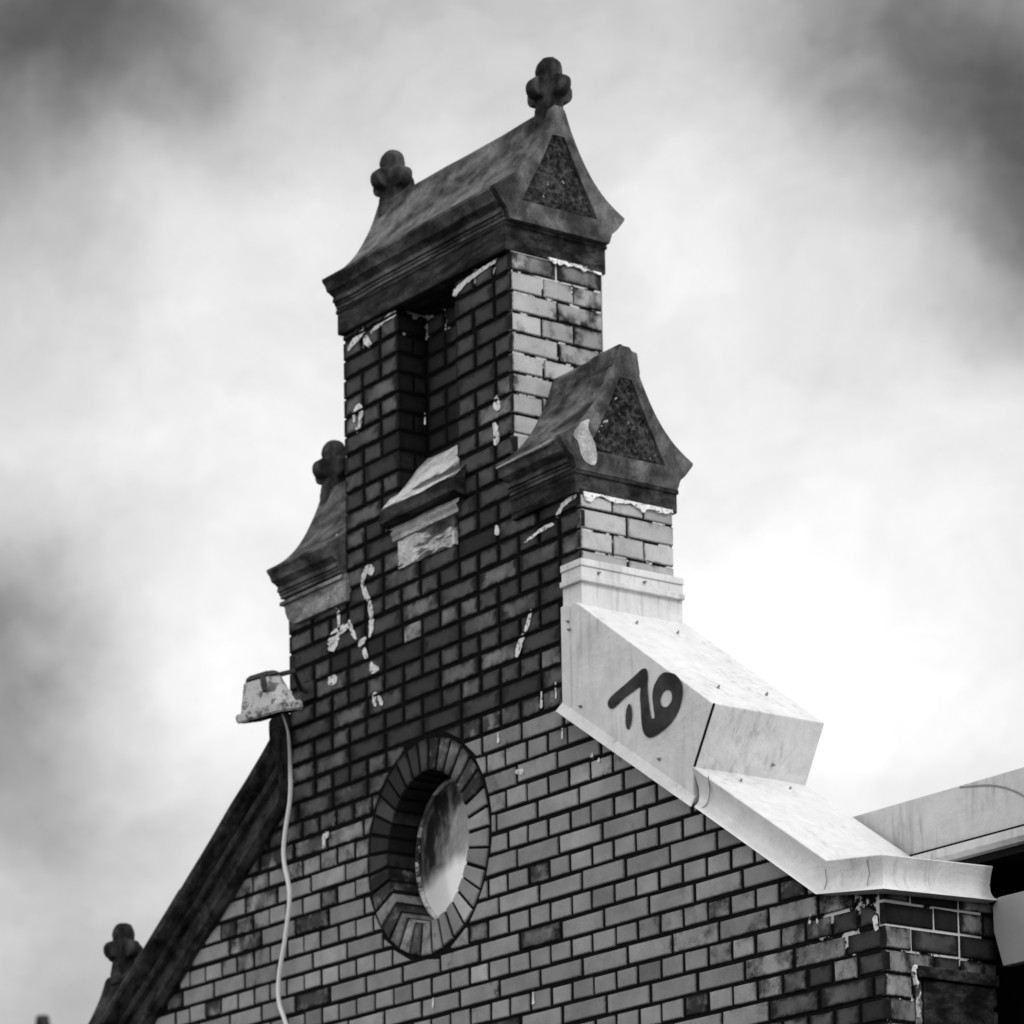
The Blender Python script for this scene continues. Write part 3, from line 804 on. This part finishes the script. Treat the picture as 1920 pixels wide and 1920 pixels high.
# lower cover: sweep of a bowed fascia round the corner
topP = [(-0.775, 0.000), (-0.200, -0.437), (0.026, -0.466)]
botP = [(-0.745, -0.148), (-0.226, -0.543), (0.022, -0.582)]
prof = [(0.0, 0.0), (0.03, 0.002), (0.25, -0.006), (0.5, -0.012), (0.70, -0.009), (0.84, 0.0), (0.88, 0.006), (0.99, 0.024), (1.0, 0.020), (0.985, 0.006), (0.985, -0.028)]
bm = bmesh.new(); cols = []
def fpt(k, t, o):
    x = topP[k][0] + (botP[k][0] - topP[k][0]) * t; z = topP[k][1] + (botP[k][1] - topP[k][1]) * t
    return x, z
for k in range(2):
    cols.append([bm.verts.new((fpt(k, t, o)[0], -0.030 - o, fpt(k, t, o)[1])) for t, o in prof])
cols.append([bm.verts.new((0.026 + o, -0.030 - o, topP[2][1] + (botP[2][1] - topP[2][1]) * t)) for t, o in prof])
cols.append([bm.verts.new((0.026 + o, 0.446, topP[2][1] + 0.016 + (botP[2][1] - topP[2][1]) * t)) for t, o in prof])
for A, B_ in zip(cols, cols[1:]):
    for j in range(len(prof) - 1): bm.faces.new((A[j], B_[j], B_[j + 1], A[j + 1]))
bm.faces.new(cols[0]); bm.faces.new(cols[-1][::-1])
# top: sloping sheet, then the flat over the corner
t0 = [cols[i][0] for i in range(4)]
b0 = bm.verts.new((-0.775, 0.472, 0.0)); b1 = bm.verts.new((-0.200, 0.472, -0.437)); b2 = bm.verts.new((0.0, 0.455, -0.450))
m0 = bm.verts.new((-0.775, 0.33, 0.004)); m1 = bm.verts.new((-0.200, 0.33, -0.433))
bm.faces.new((t0[0], t0[1], m1, m0)); bm.faces.new((m0, m1, b1, b0)); bm.faces.new((t0[1], t0[2], t0[3], b2, b1, m1))
c0 = bm.verts.new((-0.745, 0.472, -0.15)); c1 = bm.verts.new((-0.226, 0.472, -0.54)); c2 = bm.verts.new((0.0, 0.455, -0.57))
bm.faces.new((b0, b1, c1, c0)); bm.faces.new((b1, b2, c2, c1))
bmesh.ops.remove_doubles(bm, verts=bm.verts, dist=1e-5)
LC = link('lower_cover', mesh_bm('lc', bm), M['sheet'], FL, 24)
# standing seams and the dark open joint of the box end
bm = bmesh.new()
tube(bm, [(-0.668, -0.031, 0.184), (-0.764, -0.031, -0.004)], 0.004, 6)
link('open_joint', mesh_bm('oj', bm), M['dark'], FL)
bm = bmesh.new()
tube(bm, [(p.x, p.y, p.z) for p in catmull([(-0.700, -0.033, -0.052), (-0.702, -0.026, -0.10), (-0.712, -0.028, -0.138), (-0.728, -0.046, -0.158)], 5)], 0.0018, 5)
link('lap_joint', mesh_bm('lj', bm), M['screw'], FL); bm = bmesh.new()
tube(bm, [(-0.205, -0.0315, -0.465), (-0.209, -0.0225, -0.50), (-0.214, -0.030, -0.53)], 0.0013, 5)
link('lap_joint', mesh_bm('lj', bm), M['screw'], FL); bm = bmesh.new()
tube(bm, [(-0.035, -0.0315, -0.470), (-0.036, -0.0215, -0.51), (-0.038, -0.030, -0.55)], 0.0013, 5)
link('lap_joint', mesh_bm('lj', bm), M['screw'], FL)
# the band round the shoulder pier
bm = bmesh.new()
def ring_band(z0, z1, out, xl=-1.402, yb=0.452, slope=0.0):
    x1 = SHX + out
    plan = [(xl, -out), (x1, -out), (x1, yb), (x1 - 0.03, yb), (x1 - 0.03, 0.004), (xl, 0.004)]
    prism(bm, plan, 'z', z0, z1, 0.003)
ring_band(0.690, 0.790, 0.012); ring_band(0.780, 0.800, 0.026); ring_band(0.800, 0.835, 0.017); ring_band(0.835, 0.860, 0.022)
link('flashing_band', mesh_bm('fb', bm), M['sheet'], FL)
# screws
def screw(p, nrm):
    bm = bmesh.new(); nrm = Vector(nrm).normalized(); p = Vector(p)
    tube(bm, [p - nrm * .002, p + nrm * .002, p + nrm * .006], [0.006, 0.006, 0.003], 10)
    tube(bm, [p + nrm * .005, p + nrm * .011], [0.0035, 0.003], 8)
    link('screw', mesh_bm('screw', bm), M['screw'], FL)
tn = (0.632, 0, 0.775)
def on_top(f, y): 
    return (-1.315 + f * 0.638, y, 0.706 - f * 0.519)
for f, y in ((0.14, 0.16), (0.17, 0.33), (0.80, 0.12), (0.78, 0.35)): screw(on_top(f, y), tn)
for f, y in ((0.11, 0.12), (0.11, 0.34)): screw((-0.775 + f * 0.575, y, 0.0 - f * 0.437), (0.605, 0, 0.796))
for p in ((-1.352, -.033, 0.648), (-1.348, -.033, 0.618), (-1.30, -.031, 0.335), (-0.925, -.031, 0.06)): screw(p, (0, -1, 0))
for y in (0.06, 0.27): screw((SHX + .018, y, 0.818), (1, 0, 0))
for y in (0.30,): screw((-0.745, y, 0.04), (0.9, 0, -0.43))

# strokes lying on a surface
def stroke(bm, pts, w0, y, th=0.0015, n=6, closed=False):
    """flat brush stroke in the XZ plane with round ends; w0 = half width or list"""
    C_ = catmull([(a, 0, b_) for a, b_ in pts], n) if len(pts) > 2 else [Vector((pts[0][0], 0, pts[0][1])), Vector((pts[-1][0], 0, pts[-1][1]))]
    W_ = w0 if isinstance(w0, (list, tuple)) else [w0, w0]
    def wid(t):
        k = t * (len(W_) - 1); i = min(int(k), len(W_) - 2); return W_[i] + (W_[i + 1] - W_[i]) * (k - i)
    Lf, Rt = [], []
    for i, p in enumerate(C_):
        dd = (C_[min(i + 1, len(C_) - 1)] - C_[max(i - 1, 0)]).normalized(); nn = Vector((-dd.z, 0, dd.x)); ww = wid(i / (len(C_) - 1))
        Lf.append(p + nn * ww); Rt.append(p - nn * ww)
    def capround(p, dd, ww):
        a0 = math.atan2(dd.z, dd.x)
        return [p + Vector((math.cos(a0 + a), 0, math.sin(a0 + a))) * ww for a in [math.pi / 2 - math.pi * k / 6 for k in range(1, 6)]]
    quads = list(zip(Lf, Rt))
    V = [(bm.verts.new((a.x, y, a.z)), bm.verts.new((b_.x, y, b_.z))) for a, b_ in quads]
    for (a, b_), (c, e) in zip(V, V[1:]): bm.faces.new((a, c, e, b_))
    d1 = (C_[-1] - C_[-2]).normalized(); d0 = (C_[0] - C_[1]).normalized()
    e1 = [bm.verts.new((p.x, y, p.z)) for p in capround(C_[-1], d1, wid(1))]; bm.faces.new([V[-1][0]] + e1 + [V[-1][1]])
    e0 = [bm.verts.new((p.x, y, p.z)) for p in capround(C_[0], d0, wid(0))]; bm.faces.new([V[0][1]] + e0 + [V[0][0]])
# black spray-painted tag on the box
bm = bmesh.new()
outl = [(-0.88, 0.343), (-0.841, 0.325), (-0.815, 0.292), (-0.81, 0.26), (-0.817, 0.228), (-0.837, 0.194), (-0.869, 0.168), (-0.917, 0.149), (-0.964, 0.143), (-0.991, 0.162), (-1.002, 0.196), (-1.005, 0.248), (-1.008, 0.294), (-1.007, 0.327), (-1.039, 0.322), (-1.088, 0.309), (-1.129, 0.291), (-1.149, 0.289), (-1.163, 0.303), (-1.158, 0.322), (-1.119, 0.34), (-1.07, 0.356), (-1.021, 0.375), (-0.993, 0.384), (-0.975, 0.376), (-0.971, 0.348), (-0.974, 0.314), (-0.969, 0.267), (-0.962, 0.22), (-0.953, 0.203), (-0.941, 0.206), (-0.944, 0.232), (-0.949, 0.273), (-0.944, 0.306), (-0.923, 0.332), (-0.903, 0.344)]
sm_ = [(p.x, p.y) for p in catmull([(a, b_, 0) for a, b_ in outl + outl[:1]], 3)][:-1]
hole_ = [(-0.886 + 0.029 * math.cos(2 * math.pi * k / 20), 0.256 + 0.030 * math.sin(2 * math.pi * k / 20)) for k in range(20)]
cov = bm.verts.layers.float_color.new('cover') if hasattr(bm.verts.layers, 'float_color') else None
def soft_shape(rings_, y, wd=0.009):
    """filled outline whose paint thins out over a narrow fringe"""
    es = []
    for si, ring_ in rings_:
        m = len(ring_); ar = area(ring_); rv, ro = [], []
        for i, (a, b_) in enumerate(ring_):
            p0, p1 = ring_[i - 1], ring_[(i + 1) % m]; tx, tz = p1[0] - p0[0], p1[1] - p0[1]; L_ = math.hypot(tx, tz) or 1
            nx, nz = tz / L_, -tx / L_
            if ar < 0: nx, nz = -nx, -nz
            nx *= si; nz *= si
            va = bm.verts.new((a - nx * .0025, y, b_ - nz * .0025)); vb = bm.verts.new((a + nx * wd * .6, y, b_ + nz * wd * .6))
            va[cov] = (1, 1, 1, 1); vb[cov] = (0, 0, 0, 1); rv.append(va); ro.append(vb)
        es += [bm.edges.new((rv[i], rv[(i + 1) % m])) for i in range(m)]
        for i in range(m): bm.faces.new((rv[i], rv[(i + 1) % m], ro[(i + 1) % m], ro[i]))
    bmesh.ops.triangle_fill(bm, use_beauty=True, edges=es)
soft_shape([(1, sm_), (-1, hole_)], -0.0335)
dot = [(-1.0645 + 0.0145 * math.cos(t_) + 0.003 * math.sin(t_), 0.239 + 0.042 * math.sin(t_)) for t_ in [2 * math.pi * k / 24 for k in range(24)]]
soft_shape([(1, dot)], -0.0335)
me_ = bpy.data.meshes.new('tag'); bm.to_mesh(me_); bm.free()
g_ = link('graffiti_tag', me_, M['spray'], FL, label='black spray painted loops and dot')

# white paint and lime smears on the brickwork
Y_ = -0.0042
def ps(pts, w_):
    bm = bmesh.new(); stroke(bm, pts, w_, Y_, n=8)
    # ragged edge
    for v_ in bm.verts:
        q = v_.co * 75; v_.co.x += 0.006 * noise.noise(q); v_.co.z += 0.005 * noise.noise(q + Vector((7, 7, 7)))
    o = link('paint_smear', mesh_bm('ps', bm), M['smear'], BLD); o.modifiers.new('s', 'SOLIDIFY').thickness = 0.0012
ps([(-2.462, 1.158), (-2.485, 1.172), (-2.512, 1.150), (-2.518, 1.122)], [0.018, 0.018, 0.013, 0.008])
ps([(-2.512, 1.108), (-2.492, 1.07), (-2.478, 1.052)], [0.009, 0.013, 0.009])
ps([(-2.476, 1.038), (-2.468, 1.00), (-2.466, 0.982)], [0.009, 0.013, 0.011]); ps([(-2.463, 0.968), (-2.470, 0.93), (-2.478, 0.912)], [0.014, 0.012, 0.007])
ps([(-2.680, 1.11), (-2.672, 1.075)], 0.006); ps([(-2.667, 1.055), (-2.663, 0.99)], 0.008)
ps([(-2.725, 0.952), (-2.690, 0.975), (-2.640, 0.982), (-2.600, 0.985)], [0.012, 0.020, 0.017, 0.008]); ps([(-2.60, 1.00), (-2.582, 0.955), (-2.562, 0.925)], [0.008, 0.010, 0.006])
ps([(-2.725, 0.93), (-2.70, 0.93), (-2.67, 0.952)], [0.008, 0.017, 0.008])
ps([(-2.535, 0.898), (-2.505, 0.905)], [0.012, 0.010]); ps([(-2.512, 0.86), (-2.502, 0.838)], [0.013, 0.010])
ps([(-2.715, 0.804), (-2.700, 0.800)], 0.021)
ps([(-2.470, 0.80), (-2.462, 0.780), (-2.43, 0.772)], [0.010, 0.017, 0.006])
ps([(-2.452, 0.680), (-2.458, 0.655), (-2.448, 0.636)], [0.008, 0.011, 0.006]); ps([(-2.437, 0.675), (-2.418, 0.645), (-2.412, 0.632)], [0.006, 0.010, 0.007])
ps([(-2.553, 1.770), (-2.553, 1.80), (-2.525, 1.818), (-2.512, 1.79), (-2.520, 1.75), (-2.535, 1.732)], [0.007, 0.010, 0.011, 0.011, 0.010, 0.012])
ps([(-1.752, 1.106), (-1.748, 1.092)], [0.010, 0.013])
ps([(-1.580, 0.752), (-1.590, 0.715), (-1.605, 0.695)], [0.006, 0.009, 0.010]); ps([(-1.622, 0.672), (-1.640, 0.645), (-1.655, 0.615)], [0.010, 0.015, 0.010])
ps([(-1.742, 1.585), (-1.738, 1.555), (-1.735, 1.545)], [0.007, 0.018, 0.014]); ps([(-1.755, 1.492), (-1.745, 1.455), (-1.742, 1.425)], [0.008, 0.015, 0.017])
ps([(-2.775, 0.165), (-2.772, 0.20), (-2.757, 0.208)], [0.007, 0.010, 0.016])
for (a, b_, l) in ((-1.529, 0.425, 0.05), (-1.454, 0.438, 0.05), (-1.404, 0.43, 0.05), (-1.762, 0.345, 0.03), (-1.426, 0.28, 0.045), (-1.28, 0.16, 0.014), (-1.245, 0.14, 0.012), (-0.30, -0.60, 0.02), (-0.27, -0.61, 0.012), (-2.14, -0.55, 0.03), (-1.60, -0.62, 0.05)):
    ps([(a, b_ + l / 2), (a - .001, b_ - l / 2)], [0.003, 0.006])
ps([(-1.665, 0.196), (-1.640, 0.19)], [0.008, 0.011])
ps([(-0.036, -0.655), (-0.030, -0.685)], [0.012, 0.007]); ps([(-2.672, 1.36), (-2.668, 1.30), (-2.676, 1.24), (-2.668, 1.17), (-2.70, 1.135), (-2.76, 1.115)], [0.006, 0.010, 0.012, 0.011, 0.013, 0.010])
ps([(-2.585, 2.06), (-2.54, 2.085), (-2.49, 2.098)], [0.006, 0.016, 0.010]); ps([(-2.475, 2.06), (-2.455, 2.035)], [0.017, 0.012]); ps([(-2.44, 2.08), (-2.36, 2.098), (-2.305, 2.10)], [0.006, 0.010, 0.011])
ps([(-1.955, 2.052), (-1.90, 2.07), (-1.80, 2.082), (-1.735, 2.085)], [0.014, 0.011, 0.008, 0.006])
ps([(-1.60, 1.01), (-1.50, 1.03), (-1.455, 1.028)], [0.004, 0.007, 0.006]); ps([(-1.43, 1.055), (-1.40, 1.082), (-1.34, 1.098)], [0.010, 0.009, 0.010])
ps([(-2.135, 1.66), (-2.137, 1.62)], [0.002, 0.004])
# lime squeezed out under the shoulder cap and pier top on the right returns
def xlump(X, y0, y1, z, t):
    bm = bmesh.new(); n = 40; A = []; B_ = []
    for i in range(n + 1):
        y = y0 + (y1 - y0) * i / n
        k = max(0.12, 0.5 + 1.2 * noise.noise(Vector((y * 16, z, 4))) + 0.5 * noise.noise(Vector((y * 55, z, 8))))
        A.append(bm.verts.new((X + .003, y, z + .004))); B_.append(bm.verts.new((X + .005, y, z - t * k)))
    for i in range(n): bm.faces.new((A[i], A[i + 1], B_[i + 1], B_[i]))
    o = link('lime_smear', mesh_bm('ls', bm), M['smear'], BLD); o.modifiers.new('s', 'SOLIDIFY').thickness = 0.004
xlump(SHX, 0.01, 0.42, 1.101, 0.022); xlump(PRX, 0.17, 0.42, 2.099, 0.022)

# boarded opening in the right return with a lime edge
bm = bmesh.new(); box(bm, 0.0005, 0.010, 0.150, 0.455, -1.35, -0.835, 0.003)
BO = link('blocked_window', mesh_bm('bw', bm), M['frieze'], BLD)
bm = bmesh.new(); box(bm, 0.0005, 0.022, 0.120, 0.470, -0.832, -0.795, 0.004); link('lintel', mesh_bm('li', bm), M['frieze'], BO)
bm = bmesh.new(); tube(bm, [(p.x, p.y, p.z) for p in catmull([(0.006, 0.44, -0.797), (0.006, 0.30, -0.796), (0.006, 0.14, -0.798), (0.006, 0.112, -0.815), (0.006, 0.128, -0.87), (0.006, 0.130, -0.93), (0.006, 0.128, -1.03), (0.006, 0.132, -1.3)], 4)],
     [0.005] * 9 + [0.006 + 0.006 * random.random() for _ in range(20)], 6); link('lime_edge', mesh_bm('le', bm), M['sill'], BO)

# rest of the building
bm = bmesh.new()
box(bm, -4.275, -0.005, 0.002, 0.425, -4.5, -1.825)
link('lower_wall', mesh_bm('lw', bm), M['brick'], BLD)
bm = bmesh.new(); box(bm, -4.25, -0.25, 0.426, 9.0, -4.5, -1.40); link('side_wall', mesh_bm('sw', bm), M['dark'], BLD)  # recessed wall darkened by colour to stand for shade under the eave
bm = bmesh.new(); prism(bm, [(-4.4, -1.45), (-0.3, -1.45), (-0.3, -1.38), (-2.14, -0.25), (-4.4, -1.38)], 'y', 0.428, 9.0)
link('roof', mesh_bm('rf', bm), M['slate'], BLD)

# ------------------------------------------------------------------ floodlight and its cable
LMP = thing('floodlight', 'corroded pale floodlight box held out past the left edge of the gable wall', 'floodlight', (-2.8, -0.2, 0.65))
U = Vector((1, 0.0, -0.07)).normalized(); Vv = Vector((0, 1, 0.24)).normalized(); Nn = U.cross(Vv).normalized()
O_ = Vector((-2.845, -0.2, 0.668))
def LP(a, b_, c): return O_ + U * a + Vv * b_ + Nn * c
def frustum(bm, a, b_, a2, b2, c0, c1, sh=0.0):
    A = [bm.verts.new(LP(sa * a, sb * b_, c0)) for sa, sb in ((-1, -1), (1, -1), (1, 1), (-1, 1))]
    B_ = [bm.verts.new(LP(sa * a2 + sh, sb * b2, c1)) for sa, sb in ((-1, -1), (1, -1), (1, 1), (-1, 1))]
    fs = [bm.faces.new(A[::-1]), bm.faces.new(B_)] + [bm.faces.new((A[i], A[(i + 1) % 4], B_[(i + 1) % 4], B_[i])) for i in range(4)]
    bmesh.ops.recalc_face_normals(bm, faces=fs); bmesh.ops.bevel(bm, geom=list({e for f in fs for e in f.edges}), offset=0.006, segments=2, affect='EDGES')
bm = bmesh.new(); frustum(bm, 0.120, 0.050, 0.078, 0.032, 0.03, 0.150, -0.012); link('housing', mesh_bm('h', bm), M['lamp'], LMP)
bm = bmesh.new(); frustum(bm, 0.138, 0.062, 0.138, 0.062, 0.0, 0.034); link('rim', mesh_bm('rim', bm), M['lamp'], LMP)
bm = bmesh.new(); frustum(bm, 0.122, 0.050, 0.122, 0.050, -0.004, 0.004); link('lens', mesh_bm('lens', bm), M['dark'], LMP)
bm = bmesh.new()
frustum(bm, 0.082, 0.036, 0.060, 0.024, 0.146, 0.168, -0.012)
tube(bm, [LP(0.035, -0.028, 0.160), LP(0.050, -0.042, 0.12), LP(0.058, -0.050, 0.09)], [0.012, 0.013, 0.009], 8)
link('top_plate', mesh_bm('tp', bm), M['lamptop'], LMP)
bm = bmesh.new(); tube(bm, [LP(0.05, 0.02, 0.145), LP(0.085, 0.08, 0.15), Vector((-2.86, -0.04, 0.80)), Vector((-2.86, 0.004, 0.795))], 0.010, 8)
box(bm, -2.90, -2.82, -0.012, -0.002, 0.76, 0.83, 0.003)
link('wall_bracket', mesh_bm('wb', bm), M['lamptop'], LMP)
bm = bmesh.new()
wp = [(-2.770, -0.20, 0.665), (-2.81, -0.14, 0.60), (-2.905, -0.06, 0.50), (-2.935, -0.04, 0.385), (-2.972, -0.04, 0.245), (-2.978, -0.04, 0.15), (-2.945, -0.04, 0.01), (-2.975, -0.04, -0.15), (-3.018, -0.04, -0.295), (-3.020, -0.04, -0.40), (-2.975, -0.04, -0.50), (-2.95, -0.04, -0.62), (-2.98, -0.04, -0.9), (-2.96, -0.03, -1.5), (-2.97, -0.03, -4.4)]
tube(bm, [tuple(p) for p in catmull(wp, 8)], [0.004] * 8 + [0.0050 + 0.0003 * min(12, i) for i in range(len(wp) * 8 - 15)], 8)
cb = link('cable', mesh_bm('cable', bm), M['cable'], None, True)
cb['label'] = 'loose white cable hanging in waves down the brick wall below the floodlight'; cb['category'] = 'cable'

# ------------------------------------------------------------------ adjoining flat roof on the right
EX = thing('roof_extension', 'grey metal edged flat roof behind the right end of the gable', 'roof', (1.8, 2.0, -4.5))
bm = bmesh.new()
box(bm, -0.60, 5.0, 0.500, 0.530, -0.330, -0.147, 0.004)
box(bm, -0.60, 5.0, 0.5305, 4.0, -0.30, -0.155)
FS = link('fascia', mesh_bm('fs', bm), M['roofsheet'], EX)
bm = bmesh.new()
arc = [(-0.14, -0.153), (-0.077, -0.164), (-0.034, -0.172), (0.007, -0.184), (0.059, -0.207), (0.11, -0.240), (0.17, -0.30), (0.19, -0.328)]
tube(bm, [(p.x, 0.4995, p.z) for p in catmull([(a, 0, b_) for a, b_ in arc], 5)], 0.0035, 6); link('curved_seam', mesh_bm('cs', bm), M['screw'], FS)
bm = bmesh.new()
prism(bm, [(0.44, -0.352), (0.455, -0.349), (0.475, -0.352), (0.475, -0.397), (0.45, -0.395), (0.438, -0.380)], 'x', -0.52, 5.0)
link('gutter', mesh_bm('gu', bm), M['roofsheet'], EX)
bm = bmesh.new(); box(bm, -0.58, 5.0, 0.478, 3.9, -0.42, -0.334); link('soffit', mesh_bm('so', bm), M['dark'], EX)  # soffit colour carries the shade of the gap below the fascia
bm = bmesh.new(); box(bm, -1.6, 5.0, 0.96, 3.8, -4.5, -0.421); link('wall', mesh_bm('ew', bm), M['dark'], EX)  # wall colour carries the shade below the roof edge
bm = bmesh.new(); prism(bm, [(0.050, -0.555), (0.028, -0.580), (0.030, -0.66), (0.062, -0.775), (3.5, -0.775), (3.5, -0.548)], 'y', 0.44, 0.475, 0.003)
link('lower_board', mesh_bm('lb', bm), M['board'], EX)
for xx in (0.6, 1.8, 3.0):
    bm = bmesh.new(); box(bm, xx, xx + 0.05, 0.476, 0.959, -0.74, -0.60); link('bracket', mesh_bm('bk', bm), M['dark'], EX)

# ------------------------------------------------------------------ far chimney seen at the bottom left
HS = thing('distant_house', 'tiny dark chimney pot of a far-off house at the lower left edge', 'house', (-31, 17, -4.5))
bm = bmesh.new(); box(bm, -35, -28.5, 14.5, 21, -4.5, 1.5); link('wall', mesh_bm('hw', bm), M['render_wall'], HS)
bm = bmesh.new(); prism(bm, [(14.2, 1.5), (21.3, 1.5), (17.7, 4.0)], 'x', -35.3, -28.2); link('roof', mesh_bm('hr', bm), M['slate'], HS)
bm = bmesh.new(); box(bm, -31.2, -30.4, 16.3, 17.0, 2.0, 5.0); CH = link('chimney', mesh_bm('hc', bm), M['coping'], HS)
bm = bmesh.new(); tube(bm, [(-30.71, 16.66, 5.0), (-30.71, 16.66, 5.5), (-30.71, 16.66, 5.58), (-30.71, 16.66, 5.72)], [0.10, 0.075, 0.11, 0.09], 12); link('chimney_pot', mesh_bm('cp', bm), M['coping'], CH)

# ------------------------------------------------------------------ ground
bm = bmesh.new(); vs = [bm.verts.new(p) for p in ((-500, -500, -4.5), (500, -500, -4.5), (500, 500, -4.5), (-500, 500, -4.5))]; bm.faces.new(vs)
gr = link('ground', mesh_bm('gr', bm), M['ground']); gr['kind'] = 'structure'
